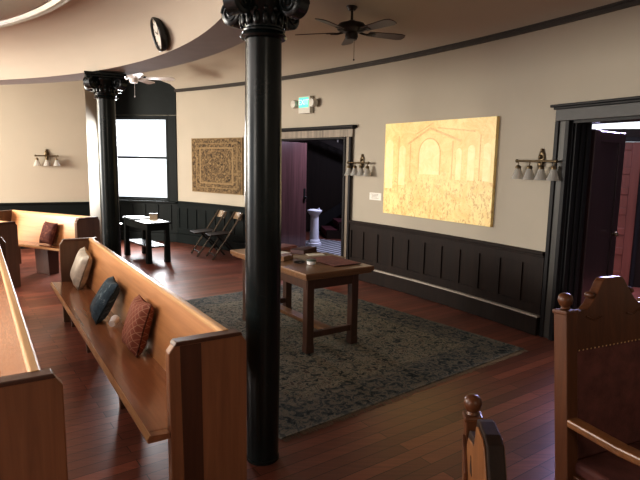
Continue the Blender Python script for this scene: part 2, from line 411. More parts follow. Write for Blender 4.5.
for nm, z0, z1, y in (('upper_sash', 1.67, wz1-.03, .09), ('lower_sash', wz0+.03, 1.71, .06)):
    s_ = MB(); s_.box(((wx0+wx1)/2, y, z1-.018), (1.16, .03, .036)); s_.box(((wx0+wx1)/2, y, z0+.018), (1.16, .03, .036))
    s_.box((wx0+.075, y, (z0+z1)/2), (.03, .03, z1-z0)); s_.box((wx1-.052, y, (z0+z1)/2), (.03, .03, z1-z0))
    so = s_.build('sash', 'darkpaint', root, bevel=.003)
    MB().box(((wx0+wx1)/2, y, (z0+z1)/2), (1.12, .006, z1-z0-.05)).build('pane', 'glass', so)

# left wall (nearer, cream) with its return towards the bay
L0 = Vector((-5.74, 9.73, 0)); L1 = Vector((-4.45, 10.35, 0)); ld = (L1-L0).normalized(); lrot = math.atan2(ld.y, ld.x)
LW = Matrix.Translation(L0) @ Matrix.Rotation(lrot, 4, 'Z')
LL = (L1-L0).length + .05; L1 = L0 + ld*LL
o = MB().box((LL/2-3, .12, 1.9), (LL+6, .24, 3.8)).build('wall_left', 'wall', smooth=0); o.matrix_world = LW; structure(o)
rdir = (W0-L1); o = MB().box((rdir.length/2+.1, .06, 1.9), (rdir.length+.2, .12, 3.8)).build('trim_3', 'wall', smooth=0)
o.matrix_world = Matrix.Translation(L1) @ Matrix.Rotation(math.atan2(rdir.y, rdir.x), 4, 'Z'); structure(o, 'cream return at the end of the left wall')
root = thing('baseboard_left', None, None, L0, lrot); structure(root)
MB().box((LL/2-3, -.012, .41), (LL+5.98, .03, .82)).build('panel_board', 'darkpaint', root)
MB().box((LL/2-3, -.03, .825), (LL+5.98, .06, .03)).build('cap_rail', 'darkpaint', root, bevel=.005)
MB().box((LL/2-3, -.03, .09), (LL+5.98, .05, .18)).build('plinth', 'darkpaint', root, bevel=.005)

# walls behind the photographer, closing the room on two sides
structure(MB().box((-4, -7.6, 1.9), (17, .2, 3.8)).build('wall_front', 'wall', smooth=0))

# ------------------------------------------------------------------ ring beam, domed cove and skylight rim
DX, DY, RI, RO, ZS = -5.64, 1.435, 5.43, 5.77, 2.55
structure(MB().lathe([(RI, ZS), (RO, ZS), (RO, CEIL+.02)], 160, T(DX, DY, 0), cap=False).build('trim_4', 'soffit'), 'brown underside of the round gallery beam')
cove = [(RI, ZS), (RI-.008, ZS+.065), (RI-.035, ZS+.14), (RI-.085, ZS+.215), (RI-.165, ZS+.285), (RI-.29, ZS+.335), (RI-.45, ZS+.37), (RI-.68, ZS+.385)]
structure(MB().lathe(cove, 160, T(DX, DY, 0), cap=False).build('ceiling_cove', 'ceil', smooth=60), 'cream plaster cove inside the round beam')
RS, ZR = RI-.68, ZS-.615+.0
rim = [(RS+.03, 3.55), (RS+.02, 3.515), (RS-.01, 3.50), (RS-.05, 3.505), (RS-.07, 3.535), (RS-.10, 3.525), (RS-.13, 3.54), (RS-.28, 3.585), (RS-.46, 3.615), (RS-.66, 3.63), (RS-.70, 3.605), (RS-.76, 3.60), (RS-.80, 3.63), (RS-1.0, 3.66), (RS-1.25, 3.67), (RS-1.29, 3.65), (RS-1.35, 3.66)]
rim = [(r, z-3.55+ZS+.385) for r, z in rim]
structure(MB().lathe(rim, 160, T(DX, DY, 0), cap=False).build('trim_5', 'silver', smooth=35), 'curved silver moulding around the skylight')
structure(MB().lathe([(RS-1.35, rim[-1][1]), (2.0, rim[-1][1]+.08), (.001, rim[-1][1]+.12)], 96, T(DX, DY, 0), cap=False).build('window_2', 'skyglass'), 'frosted skylight inside the silver rim')

# ------------------------------------------------------------------ doorways
def door_casing(idx, a0, a1, h, cw, label, cmat='casing'):
    """a0 right jamb, a1 left jamb (degrees); cw casing width in metres"""
    da = math.degrees(cw/RW); root = thing('door_%d' % idx, None, None); structure(root, label)
    sides = [(a0-da, a0)] + ([(a1, a1+da)])
    for lo, hi in sides:
        MB().arc(CX, CY, lo, hi, RW-.03, RW+.01, 0, h, .5).build('casing', cmat, root, bevel=.004)
        k = da*.26
        e = MB(); e.arc(CX, CY, lo, lo+k, RW-.055, RW, 0, h, .5); e.arc(CX, CY, hi-k, hi, RW-.045, RW, 0, h, .5)
        e.build('casing_bead', 'casing_dark', root, bevel=.004)
    t = 0.01
    j = MB(); j.arc(CX, CY, a0, a0+.06, RW-.02, RW+WT+.02, 0, h); j.arc(CX, CY, a1-.06, a1, RW-.02, RW+WT+.02, 0, h); j.arc(CX, CY, a0, a1, RW-.02, RW+WT+.02, h-.025, h)
    j.build('jamb', 'casing_dark', root)
    return root, da
d1, da = door_casing(1, D1[0], D1[1], DH1, .17, 'far doorway with worn grey brown casing')
MB().arc(CX, CY, D1[0]-da-.05, D1[1]+da+.05, RW-.035, RW+.01, DH1, DH1+.125).build('frieze', 'casing', d1, bevel=.004)
MB().arc(CX, CY, D1[0]-da-.25, D1[1]+da+.25, RW-.09, RW+.01, DH1+.125, DH1+.165).arc(CX, CY, D1[0]-da-.15, D1[1]+da+.15, RW-.06, RW+.01, DH1+.11, DH1+.13).build('crown', 'casing_dark', d1, bevel=.006)
d2, da2 = door_casing(2, D2[0], D2[1], DH2, .165, 'near doorway with dark layered casing', 'casing2')
MB().arc(CX, CY, D2[0]-da2-.05, D2[1]+da2+.0, RW-.045, RW+.01, DH2, DH2+.11).build('frieze', 'frieze', d2, bevel=.004)
MB().arc(CX, CY, D2[0]-da2-.25, D2[1]+da2+.12, RW-.09, RW+.01, DH2+.125, DH2+.150).arc(CX, CY, D2[0]-da2-.15, D2[1]+da2+.05, RW-.065, RW+.01, DH2+.105, DH2+.13).build('crown', 'casing_dark', d2, bevel=.006)
# extra stepped mouldings of the deep near jamb
e = MB()
for k, (aa, off) in enumerate(((27.21, .0), (27.16, .06), (27.11, .12))): e.arc(CX, CY, aa-.08, aa, RW+off, RW+off+.05, 0, DH2-.02)
e.build('jamb_step', 'casing_dark', d2, bevel=.004)

def panel_leaf(parent, w_, h_, th, mat, rows, cols=1, knob=None, X=None, name='leaf'):
    m = MB(); m.box((w_/2, 0, h_/2), (w_, th*.25, h_), X)
    st = .13
    m.box((st/2, 0, h_/2), (st, th, h_), X); m.box((w_-st/2, 0, h_/2), (st, th, h_), X)
    zs = [0, .2] + [.2+(h_-.31)*(i+1)/rows for i in range(rows)]
    wi = w_-2*st
    m.box((w_/2, 0, .1), (wi, th, .2), X)
    for i in range(rows):
        m.box((w_/2, 0, zs[i+2]+.05 if i == rows-1 else zs[i+2]), (wi, th, .10), X)
    if cols == 2: m.box((w_/2, 0, h_/2), (.1, th, h_), X)
    return m.build(name, mat, parent, smooth=0, bevel=.006)
# leaf of the far doorway, swung into the hall
lh = Vector((-.87, 9.50, .0)); le = Vector((-.292, 10.38, 0)); dd = le-lh
X = T(lh.x, lh.y, .012) @ Matrix.Rotation(math.atan2(dd.y, dd.x), 4, 'Z')
lf = MB(); lf.box((dd.length/2, 0, 1.0), (dd.length, .045, 2.0), X)
lf1 = lf.build('leaf', 'leaf1', d1, smooth=0, bevel=.004)
MB().box((dd.length-.07, -.03, 1.02), (.045, .012, .26), X).ball((dd.length-.07, -.06, .98), .025, X=X, n=8).build('handle', 'blackplastic', lf1)
# leaf of the near doorway
lh = Vector((2.52, 5.155, .0)); le = Vector((3.07, 5.64, 0)); dd = le-lh
X = T(lh.x, lh.y, .012) @ Matrix.Rotation(math.atan2(dd.y, dd.x), 4, 'Z')
lf2 = panel_leaf(d2, dd.length, 2.0, .05, 'leaf2', 1, X=X)
MB().ball((.60, -.06, .98), .028, X=X, n=8).tube([(.60, -.02, .98), (.60, -.06, .98)], .012, X=X).build('handle', 'bronze', lf2)

# hall beyond the far doorway
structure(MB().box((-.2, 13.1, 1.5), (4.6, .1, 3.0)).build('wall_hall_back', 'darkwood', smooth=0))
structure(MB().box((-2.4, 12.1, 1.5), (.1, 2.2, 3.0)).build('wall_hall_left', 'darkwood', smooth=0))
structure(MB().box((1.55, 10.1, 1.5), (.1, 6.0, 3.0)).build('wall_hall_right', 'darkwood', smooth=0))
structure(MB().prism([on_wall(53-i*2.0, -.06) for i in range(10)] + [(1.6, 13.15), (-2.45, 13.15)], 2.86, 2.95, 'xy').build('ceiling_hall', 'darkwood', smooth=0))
o = MB().box((0, 0, .006), (1.9, 1.5, .012)).build('striped_runner', 'stripe', smooth=0); o.location = (.30, 10.55, 0); o.rotation_euler = (0, 0, R(-36))
tag(o, 'grey and white striped runner on the hall floor behind the far doorway', 'runner')
# staircase
st = thing('staircase', 'dark staircase with burgundy carpeted treads rising to the right in the hall', 'stairs', (.12, 11.75, 0), R(8))
for i in range(4):
    s_ = MB().box((.17+i*.27, .45, (.18*(i+1))/2), (.29, .9, .18*(i+1)))
    so = s_.build('step', 'darkwoodx', st, smooth=0)
    MB().box((.155+i*.27, .45, .18*(i+1)+.008), (.30, .70, .018)).box((.018+i*.27, .45, .18*(i+1)-.06), (.012, .70, .12)).build('carpet_tread', 'redcarpet', so, bevel=.006)
pts = [(-.2, .12), (0, .12), (1.15, .888), (1.15, 1.128), (-.2, .30)]
MB().prism(pts, .90, .95).build('stringer', 'casing_dark', st, smooth=0)
# upper flight balustrade seen at the top of the doorway
ub = thing('stair_railing', 'stair spindles and sloping rail at the top of the far doorway', 'balustrade', (.18, 12.3, 0), R(0)); ub['kind'] = 'thing'
MB().prism([(-.75, 2.34), (1.2, 1.55), (1.2, 1.70), (-.75, 2.46)], 0, .05).build('string_board', 'darkwoodx', ub, smooth=0)
for i in range(7):
    x = .02+i*.155; z = 2.18-(x+.2)*.405
    MB().lathe([(.014, z), (.014, z+.06), (.022, z+.12), (.012, z+.2), (.02, z+.35), (.014, z+.42), (.014, 2.87)], 10, T(x, .025, 0)).build('baluster', 'ledge', ub)
# white pedestal
pd = thing('white_pedestal', 'white turned pedestal standing on the striped hall runner', 'pedestal', (-.115, 10.75, .012))
MB().lathe([(.14, 0), (.14, .05), (.115, .07), (.12, .09), (.10, .13)], 28).build('base', 'pedestal', pd)
MB().lathe([(.095, .13), (.09, .2), (.082, .56), (.085, .60)], 28).build('shaft', 'pedestal', pd)
MB().lathe([(.085, .60), (.10, .615), (.125, .65), (.145, .675), (.145, .70), (.115, .72), (.09, .705), (.0001, .695)], 28).build('bowl', 'pedestal', pd)
MB().tube([(.07, 0, .70), (.07, 0, .735), (.09, -.03, .745)], .012).build('spout', 'pedestal', pd)

# vestibule beyond the near doorway, with a red panelled door and a bright transom
va = math.atan2(-.38, .92); VM = T(3.807, 7.749, 0) @ Matrix.Rotation(va, 4, 'Z')
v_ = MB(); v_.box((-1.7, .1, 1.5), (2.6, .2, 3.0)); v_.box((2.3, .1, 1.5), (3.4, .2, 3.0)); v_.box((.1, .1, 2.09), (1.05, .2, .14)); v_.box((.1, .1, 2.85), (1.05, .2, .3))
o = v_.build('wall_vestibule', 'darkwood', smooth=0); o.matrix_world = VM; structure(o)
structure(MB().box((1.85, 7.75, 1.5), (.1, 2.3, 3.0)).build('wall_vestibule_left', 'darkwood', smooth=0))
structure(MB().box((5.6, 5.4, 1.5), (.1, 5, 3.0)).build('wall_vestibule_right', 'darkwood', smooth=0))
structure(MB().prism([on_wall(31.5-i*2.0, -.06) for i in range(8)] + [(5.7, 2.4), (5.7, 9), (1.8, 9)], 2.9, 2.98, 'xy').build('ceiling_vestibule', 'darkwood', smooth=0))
root = thing('door_3', None, None, (3.807, 7.749, 0), va); structure(root, 'red brown panelled door at the back of the vestibule')
panel_leaf(root, 1.02, 2.0, .06, 'reddoor', 6, X=T(-.40, .05, .01))
fr = MB(); fr.box((-.42, .04, 1.35), (.05, .14, 2.7)); fr.box((.63, .04, 1.35), (.05, .14, 2.7)); fr.box((.1, .04, 2.045), (1.05, .14, .06)); fr.build('frame', 'casing_dark', root, bevel=.004)
root = thing('window_3', None, None, (3.807, 7.749, 0), va); structure(root, 'bright glass transom above the red door')
MB().box((.1, .08, 2.43), (1.0, .006, .52)).build('pane', 'glass', root)
MB().box((.1, .08, 2.175), (1.05, .05, .03)).box((.1, .08, 2.69), (1.05, .05, .03)).build('sash', 'darkwoodx', root)

# ------------------------------------------------------------------ columns
def column(label, loc, rot):
    c = thing('iron_column', label, 'column', loc, rot, 'glossy black columns', 'thing')
    MB().lathe([(.092, 0), (.092, .018), (.084, .026)], 32).build('base', 'black', c)
    MB().lathe([(.089, .02), (.094, .6), (.097, 1.4), (.093, 2.288)], 40).build('shaft', 'black', c)
    MB().lathe([(.093, 2.284), (.112, 2.288), (.119, 2.299), (.112, 2.310), (.100, 2.314), (.109, 2.320), (.111, 2.328), (.104, 2.336), (.098, 2.338)], 40).build('collar', 'black', c)
    cp = MB().lathe([(.098, 2.333), (.104, 2.36), (.122, 2.41), (.138, 2.44), (.15, 2.47)], 40).build('capital', 'black', c)
    lv = MB()
    for i in range(16):
        a = 2*PI*i/16; X = Matrix.Rotation(a, 4, 'Z')
        lv.ball((.114, 0, 2.375), .022, (.5, .8, 1.6), 7, X); lv.ball((.130, 0, 2.412), .012, n=6, X=X)
    lv.build('leaf_band', 'black', cp)
    for i in range(4):
        a = i*PI/2; X = Matrix.Rotation(a, 4, 'Z') @ T(.192, 0, 2.438) @ Matrix.Rotation(PI/2, 4, 'X')
        vo = MB().lathe([(.0001, -.045), (.053, -.045), (.067, -.036), (.067, .036), (.053, .045), (.0001, .045)], 28, X)
        vb = vo.build('volute', 'black', cp)
        for sgn in (-1, 1):
            sp = MB(); pts = []
            for k in range(44):
                t = k/43*4.4*PI; rr = .057*(1-t/(5.0*PI)); pts.append((rr*math.cos(t), rr*math.sin(t), sgn*.046))
            sp.tube(pts, .0065, 6, X); sp.build('scroll', 'black', vb)
    MB().box((0, 0, 2.497), (.37, .37, .022), rot=RZ(PI/4)).lathe([(.15, 2.465), (.15, ZS)], 32).box((0, 0, 2.522), (.40, .40, .028), rot=RZ(PI/4)).build('abacus', 'black', c, bevel=.006)
    return c
column('tall glossy black column in front of the long table, nearest to the camera', (-.306, 2.90, 0), R(-34))
column('tall glossy black column behind the pew by the window', (-2.285, 5.89, 0), R(-22))

# ------------------------------------------------------------------ pews
UV = Vector((.843, .538, 0)); DV = Vector((-.538, .843, 0))
PEW = (.385, .42, .84)
def pew(label, loc, rotz, L, endmat, supports, cat='pew', strip=True, sw=.02, backmat='pewback'):
    p = thing('wooden_pew', label, cat, (loc[0], loc[1], 0), rotz, 'wooden pews')
    ex = [(0, 0), (.385, 0), (.385, .80), (.352, .845), (.03, .845), (-.002, .805)]
    for x0, x1 in ((-.052, 0), (-L, -L+.052)):
        e = MB().prism(ex, x0, x1, 'yz').build('end_panel', endmat if x1 == 0 else 'pewend_shaded', p, smooth=0, bevel=.006)
        MB().prism([(.02, .835), (.362, .835), (.350, .855), (.032, .855)], x0-.008, x1+.008, 'yz').build('top_moulding', 'pewstrip', e, smooth=0, bevel=.004)
        if strip and x1 == 0:
            MB().prism([(.062, 0), (.155, 0), (.150, .832), (.050, .832)], .0, .0035, 'yz').build('dark_strip', 'pewstrip', e, smooth=0)
    xi0, xi1 = -L+.05, -.05
    MB().prism([(-.103, .395), (-.106, .415), (-.095, .43), (.225, .412), (.225, .385)], xi0+.0, xi1, 'yz').build('seat', 'pewseat', p, smooth=0, bevel=.004)
    MB().prism([(-.103, .395), (-.106, .415), (-.097, .4285), (-.097, .395)], xi1, xi1+.045, 'yz').prism([(-.097, .395), (-.097, .4285), (-.004, .4225), (-.004, .395)], xi1, xi1+.045, 'yz').build('seat_nose', 'pewseat', p, smooth=0)
    MB().prism([(-.1075, .402), (-.1085, .416), (-.0955, .4325), (-.090, .4325), (-.104, .414), (-.104, .402)], xi0, xi1+.045, 'yz').build('edge_highlight', 'pewcap', p, smooth=0)  # thin pale strip paints the highlight along the seat's front edge
    MB().prism([(.205, .40), (.230, .40), (.305, .84), (.280, .84)], xi0, xi1, 'yz').build('backrest', backmat, p, smooth=0)
    MB().prism([(.270, .832), (.318, .832), (.318, .850), (.308, .858), (.280, .858), (.270, .850)], xi0, xi1, 'yz').build('cap_rail', 'pewcap', p, smooth=0, bevel=.004)
    for x in supports:
        MB().prism([(.045, 0), (.20, 0), (.215, .39), (.03, .39)], x-sw, x+sw, 'yz').build('support', 'pewstrip', p, smooth=0, bevel=.003)
    return p
rz1 = math.atan2(-.843, .538); rz2 = math.atan2(-.44, .9)
def pw(u, d): v = UV*u + DV*d; return (v.x, v.y)
LM = 3.65
pew('long oak pew holding the cream, blue and orange cushions', pw(.703, 2.355), rz1, LM, 'pewend', (-1.30, -2.56, -3.40))
pew('oak pew cut off by the bottom left corner, with empty seat', pw(-.135, 2.235), rz1, 4.2, 'pewend', (-.85, -1.75, -2.65), backmat='pewseat')
pew('short oak pew by the left wall holding a dark red cushion', (-3.29, 7.31), rz2, 1.80, 'pewend_shaded', (-.80,), strip=False, sw=.14)
pew('pew at the left edge showing only its brown end panel', (-4.04, 6.56), rz2, 1.6, 'pewend_shaded', (-.8,), strip=False)

def pew_pt(x, y):   # local point of the long pew
    p0 = pw(.703, 2.355); c, s = math.cos(rz1), math.sin(rz1); return (p0[0]+c*x-s*y, p0[1]+s*x+c*y)
def cushion(label, loc, rotz, lean, w, h, t, mat, roll=0, yaw=0):
    o = MB().pillow(w, h, t).build('throw_cushion', mat)
    o.rotation_mode = 'XYZ'
    o.matrix_world = T(*loc) @ Matrix.Rotation(rotz+yaw, 4, 'Z') @ Matrix.Rotation(lean, 4, 'X') @ Matrix.Rotation(roll, 4, 'Y')
    tag(o, label, 'cushion', 'cushions on the pews'); return o
CUSH = []
x, y = pew_pt(-1.215, .160); CUSH.append(cushion('orange red cushion with pale trellis pattern, nearest on the long pew', (x, y, .59), rz1, R(-17), .31, .35, .12, 'trellis'))
x, y = pew_pt(-2.07, .12); CUSH.append(cushion('slate blue brocade cushion in the middle of the long pew', (x, y, .575), rz1, R(-30), .34, .34, .12, 'bluefab', 0, R(-6)))
x, y = pew_pt(-3.31, .145); CUSH.append(cushion('cream satin cushion at the far end of the long pew', (x, y, .605), rz1, R(-18), .36, .35, .13, 'cream_fab', R(8)))
c2, s2 = math.cos(rz2), math.sin(rz2)
def pew3(x, y): return (-3.29+c2*x-s2*y, 7.34+s2*x+c2*y)
x, y = pew3(-.77, .13); CUSH.append(cushion('dark red patterned cushion on the short pew by the left wall', (x, y, .58), rz2, R(-18), .27, .33, .11, 'redfab', R(3)))
x, y = pew_pt(-1.80, .125)
cu = thing('paper_cup', 'small white paper cup lying on the pew seat beside the blue cushion', 'cup', (x, y, .462), rz1+2.6)
MB().lathe([(.024, -.04), (.036, .045), (.034, .045), (.022, -.038)], 20, Matrix.Rotation(R(84), 4, 'Y')).build('cup_wall', 'white', cu)
MB().lathe([(.0001, -.038), (.0235, -.038)], 20, Matrix.Rotation(R(84), 4, 'Y')).build('cup_bottom', 'white', cu)

# ------------------------------------------------------------------ rug and long table
AX = Vector((.777, .63, 0)).normalized(); rugrot = math.atan2(AX.y, AX.x); BXV = Vector((-AX.y, AX.x, 0))
corner = Vector((1.885, 4.80, 0)); rc = corner - AX*1.35 + BXV*1.685
o = MB().box((0, 0, .006), (2.7, 3.37, .012)).build('area_rug', 'rug', smooth=0); o.location = rc; o.rotation_euler = (0, 0, rugrot)
tag(o, 'large worn blue and olive patterned rug under the long table', 'rug')
fr = MB()
for i in range(280):
    x = -1.34+2.68*i/279; L = random.uniform(.03, .055); fr.tube([(x, -1.68, .006), (x+random.uniform(-.012, .012), -1.685-L, .004)], .0022, 4)
fo = fr.build('fringe', 'tanpaper', o, smooth=0); fo['kind'] = 'stuff'

tb = thing('library_table', 'oak library table on the rug with books and papers on it', 'table', (-.22, 5.215, .012), rugrot-R(4))
TL, TS, TH = 1.44, .74, .738     # long axis is local y
MB().box((0, 0, TH-.022), (TS, TL, .044)).build('table_top', 'tabletop', tb, smooth=0, bevel=.008)
MB().box((0, 0, TH-.052), (TS-.03, TL-.03, .018)).build('top_moulding', 'tabletop', tb, smooth=0, bevel=.005)
ap = MB(); hx, hy = TS/2-.125, TL/2-.145
ap.box((0, -hy-.01, TH-.115), (TS-.17, .025, .11)); ap.box((0, hy+.01, TH-.115), (TS-.17, .025, .11)); ap.box((-hx-.01, 0, TH-.115), (.025, TL-.25, .11)); ap.box((hx+.01, 0, TH-.115), (.025, TL-.25, .11))
ap.build('apron', 'table', tb, smooth=0, bevel=.003)
for sx in (-1, 1):
    for sy in (-1, 1): MB().box((sx*hx, sy*hy, (TH-.06)/2), (.072, .072, TH-.06)).box((sx*hx, sy*hy, .035), (.078, .078, .07)).build('leg', 'table', tb, smooth=0, bevel=.005)
for sy in (-1, 1): MB().box((0, sy*hy, .155), (2*hx-.07, .04, .055)).build('stretcher', 'table', tb, smooth=0, bevel=.004)
MB().box((0, 0, .155), (.10, 2*hy-.04, .035)).build('stretcher', 'tabletop', tb, smooth=0, bevel=.004)
TZ = TH+.0135
def book(label, loc, rz, w_, d_, h_, mat, name='book'):
    b = thing(name, label, 'book', loc, rz, 'books on the library table')
    MB().box((0, 0, h_/2), (w_-.012, d_-.012, h_-.008)).build('pages', 'paper', b, smooth=0)
    cv = MB(); cv.box((0, 0, .002), (w_, d_, .004)); cv.box((0, 0, h_-.002), (w_, d_, .004)); cv.box((-w_/2+.002, 0, h_/2), (.004, d_, h_)); cv.box((0, -d_/2+.002, h_/2), (w_, .004, h_))
    cv.build('cover', mat, b, smooth=0); return b
book('thick oxblood book lying on the library table', (-.165, 5.50, TZ), R(60), .25, .16, .045, 'redbook')
book('faded red book lying furthest back on the library table', (-.40, 5.70, TZ), R(52), .26, .20, .035, 'pinkbook')
o = MB().box((0, 0, .002), (.22, .16, .004)).build('paper_sheet', 'paper', smooth=0); o.location = (-.43, 5.43, TZ); o.rotation_euler = (0, 0, R(40)); tag(o, 'white paper sheet on the table in front of the faded red book', 'paper')
o = MB().box((0, 0, .002), (.44, .34, .004)).build('paper_sheet', 'tanpaper', smooth=0); o.location = (-.02, 5.24, TZ); o.rotation_euler = (0, 0, R(36)); tag(o, 'large tan paper sheet in the middle of the library table', 'paper')
o = MB().box((0, 0, .004), (.30, .46, .006)).build('cloth_folder', 'redpaper', smooth=0, bevel=.002); o.location = (.13, 5.02, TZ+.003); o.rotation_euler = (0, 0, R(34)); tag(o, 'flat dusty red folder on the right end of the library table', 'folder')
o = MB().box((0, 0, .0025), (.17, .12, .005)).build('open_booklet', 'paper', smooth=0); o.location = (-.045, 5.35, TZ+.0045); o.rotation_euler = (0, 0, R(20)); tag(o, 'pale open booklet on the tan paper behind the white tin', 'booklet')
bx = thing('small_wooden_box', 'small pale wooden box near the front edge of the library table', 'box', (-.33, 5.06, TZ), R(60))
MB().box((0, 0, .02), (.16, .09, .04)).build('body', 'tabletop', bx, smooth=0, bevel=.003); MB().box((0, 0, .044), (.166, .096, .008)).build('lid', 'tabletop', bx, smooth=0, bevel=.002)
o = thing('eyeglass_case', 'small black case beside the white tin on the library table', 'case', (-.185, 4.895, TZ), R(20))
MB().ball((0, 0, .014), .014, (4.2, 2, 1), 10).build('shell', 'blackplastic', o); MB().box((0, -.027, .014), (.02, .006, .008)).build('clasp', 'steel', o)
tn = thing('round_tin', 'small white round tin with grey green lid on the library table', 'tin', (-.075, 4.87, TZ), 0)
MB().lathe([(.04, 0), (.042, .004), (.042, .03), (.04, .032)], 24).build('body', 'white', tn); MB().lathe([(.044, .03), (.044, .042), (.03, .046), (.0001, .046)], 24).build('lid', 'greenlid', tn)

# ------------------------------------------------------------------ dark table by the window
ft = thing('dark_side_table', 'small black painted table with lower shelf under the window', 'table', (-2.93, 9.09, 0), rugrot)
FS, FL, FH = .41, 1.12, .66
MB().box((0, 0, FH-.015), (FS, FL, .03)).build('table_top', 'black', ft, smooth=0, bevel=.005)
MB().box((0, 0, FH-.08), (FS-.06, FL-.08, .10)).build('apron', 'darkpaint', ft, smooth=0)
for sx in (-1, 1):
    for sy in (-1, 1): MB().hexa([(sx*(FS/2-.05)+a*k, sy*(FL/2-.07)+b*k, z) for z, k in ((0, .042), (FH-.03, .03)) for a, b in ((-1,-1),(1,-1),(1,1),(-1,1))]).build('leg', 'darkpaint', ft, smooth=0, bevel=.003)
MB().box((0, 0, .26), (FS-.08, FL-.12, .025)).build('shelf', 'black', ft, smooth=0, bevel=.003)
def ftp(x, y): c, s = math.cos(rugrot), math.sin(rugrot); return (-2.93+c*x-s*y, 9.09+s*x+c*y)
x, y = ftp(.03, -.27); o = MB().box((0, 0, .0015), (.28, .50, .003)).build('paper_sheet', 'paper', smooth=0); o.location = (x, y, FH+.0005); o.rotation_euler = (0, 0, rugrot); tag(o, 'bright white paper spread on the black table under the window', 'paper')
x, y = ftp(-.04, .28); ob = thing('open_binder', 'dark open binder on the left end of the black table', 'binder', (x, y, FH+.0005), rugrot)
MB().box((0, -.14, .008), (.30, .27, .016)).build('left_cover', 'blackplastic', ob, smooth=0, bevel=.003); MB().box((0, .13, .008), (.30, .25, .016)).build('right_cover', 'blackplastic', ob, smooth=0, bevel=.003); MB().box((0, -.14, .019), (.27, .24, .006)).build('pages', 'paper', ob, smooth=0)
x, y = ftp(.10, -.09); bx = thing('card_box', 'small beige card box at the back corner of the black table', 'box', (x, y, FH+.0035), R(10))
MB().box((0, 0, .045), (.13, .08, .09)).build('body', 'tanpaper', bx, smooth=0, bevel=.003); MB().box((0, 0, .095), (.135, .085, .012)).build('lid', 'darkwoodx', bx, smooth=0, bevel=.002)
ez = thing('chrome_stand', 'thin chrome stand with blue base beside the window table', 'stand', (-3.24, 8.72, 0))
MB().tube([(0, 0, .03), (0, 0, .62)], .016, 12).build('pole', 'steel', ez); MB().lathe([(.11, 0), (.11, .02), (.03, .035), (.018, .05)], 24).build('base', 'blueplastic', ez); MB().lathe([(.02, .60), (.05, .61), (.05, .63), (.0001, .635)], 20).build('top_plate', 'steel', ez)

# ------------------------------------------------------------------ folding chairs
def folding_chair(label, ang, off):
    x, y = on_wall(ang, off); c = thing('folding_chair', label, 'chair', (x, y, 0), R(ang-90-22), 'folding chairs by the wall')
    # local: x along the wall, y towards the wall, faces -y
    for sx in (-1, 1):
        MB().tube([(sx*.20, -.24, 0), (sx*.20, .05, .42), (sx*.20, .28, .77)], .017, 8).build('side_rail', 'chairrail', c)
        MB().tube([(sx*.175, .26, 0), (sx*.175, -.10, .41)], .015, 8).build('rear_leg', 'blackplastic', c)
    MB().box((0, -.08, .42), (.37, .38, .02), rot=RX(R(4))).build('seat', 'darkwoodx', c, smooth=0, bevel=.006)
    q = MB(); n = 8
    for i in range(n):
        a0, a1 = -1+2*i/n, -1+2*(i+1)/n; yy = lambda a: .045*(1-a*a)
        q.hexa([(a0*.20, .235+yy(a0), .65), (a1*.20, .235+yy(a1), .65), (a1*.20, .255+yy(a1), .65), (a0*.20, .255+yy(a0), .65), (a0*.20, .285+yy(a0), .765), (a1*.20, .285+yy(a1), .765), (a1*.20, .303+yy(a1), .765), (a0*.20, .303+yy(a0), .765)])
    q.build('back_slat', 'chairslat', c)
    MB().tube([(-.2, -.19, .07), (.2, -.19, .07)], .012, 8).build('stretcher', 'blackplastic', c); MB().tube([(-.175, .2, .075), (.175, .2, .075)], .012, 8).build('stretcher', 'blackplastic', c)
M['chairrail'] = plain('glossy_brown_rail', (.07, .05, .035), .18, coat=1)
M['chairslat'] = wood('glossy_light_slat', (.20, .13, .08), (.34, .25, .17), 'x', .12, 1, 1)
folding_chair('dark folding chair nearer the window, left of the pair under the tapestry', 49.65, .58)
folding_chair('dark folding chair, right of the pair under the tapestry, nearer the column', 48.05, .58)

# ------------------------------------------------------------------ wall pieces
tp = MB().box((0, 0, 0), (1.43, .02, 1.02)).build('wall_tapestry', 'tapestry', smooth=0); x, y = on_wall(51.05, .035); tp.location = (x, y, 1.56); tp.rotation_euler = (0, 0, R(51.05-90))
tag(tp, 'tan and brown patterned square tapestry hanging above the folding chairs', 'tapestry')
pt = wall_thing('large_painting', 'large golden unframed painting of an arched hall on the curved wall', 'painting', 33.55, 1.592, .05)
PWD, PHT = 1.79, 1.17
MB().box((0, .005, 0), (PWD, .05, PHT)).build('canvas', 'gold', pt, smooth=0)
def face(m, y=-.0215): return m
def arch_pts(cx, w_, z0, z1, n=12): return [(cx-w_/2, z0), (cx+w_/2, z0)] + [(cx+w_/2*math.cos(R(180*i/n)), z1+w_/2*math.sin(R(180*i/n))) for i in range(n+1)]
for cx, w_, z0, z1 in ((-.07, .34, -.05, .20), (-.80, .15, -.25, .30), (-.55, .12, -.2, .24), (.40, .08, -.10, .22), (.58, .10, -.10, .24), (.80, .10, -.10, .26)): MB().prism(arch_pts(cx, w_, z0, z1), -.0212, -.0195).build('painted_arch', 'goldlight', pt, smooth=0)
ln = MB()
def stroke(a, b, wd=.018):
    wd *= .8
    a, b = Vector((a[0], 0, a[1])), Vector((b[0], 0, b[1])); n = (b-a).cross(Vector((0, 1, 0))).normalized()*wd/2
    ln.prism([((a+n).x, (a+n).z), ((b+n).x, (b+n).z), ((b-n).x, (b-n).z), ((a-n).x, (a-n).z)], -.0218, -.0195)
A = arch_pts(-.07, .36, -.05, .20)
for i in range(2, len(A)-1): stroke(A[i], A[i+1], .014)
stroke((-.25, -.05), (-.25, .20), .014); stroke((.11, -.05), (.11, .20), .014)
stroke((-.45, .32), (-.07, .50), .03); stroke((-.07, .50), (.42, .34), .03); stroke((.05, .50), (.62, .44), .02); stroke((-.30, .44), (-.02, .56), .02)
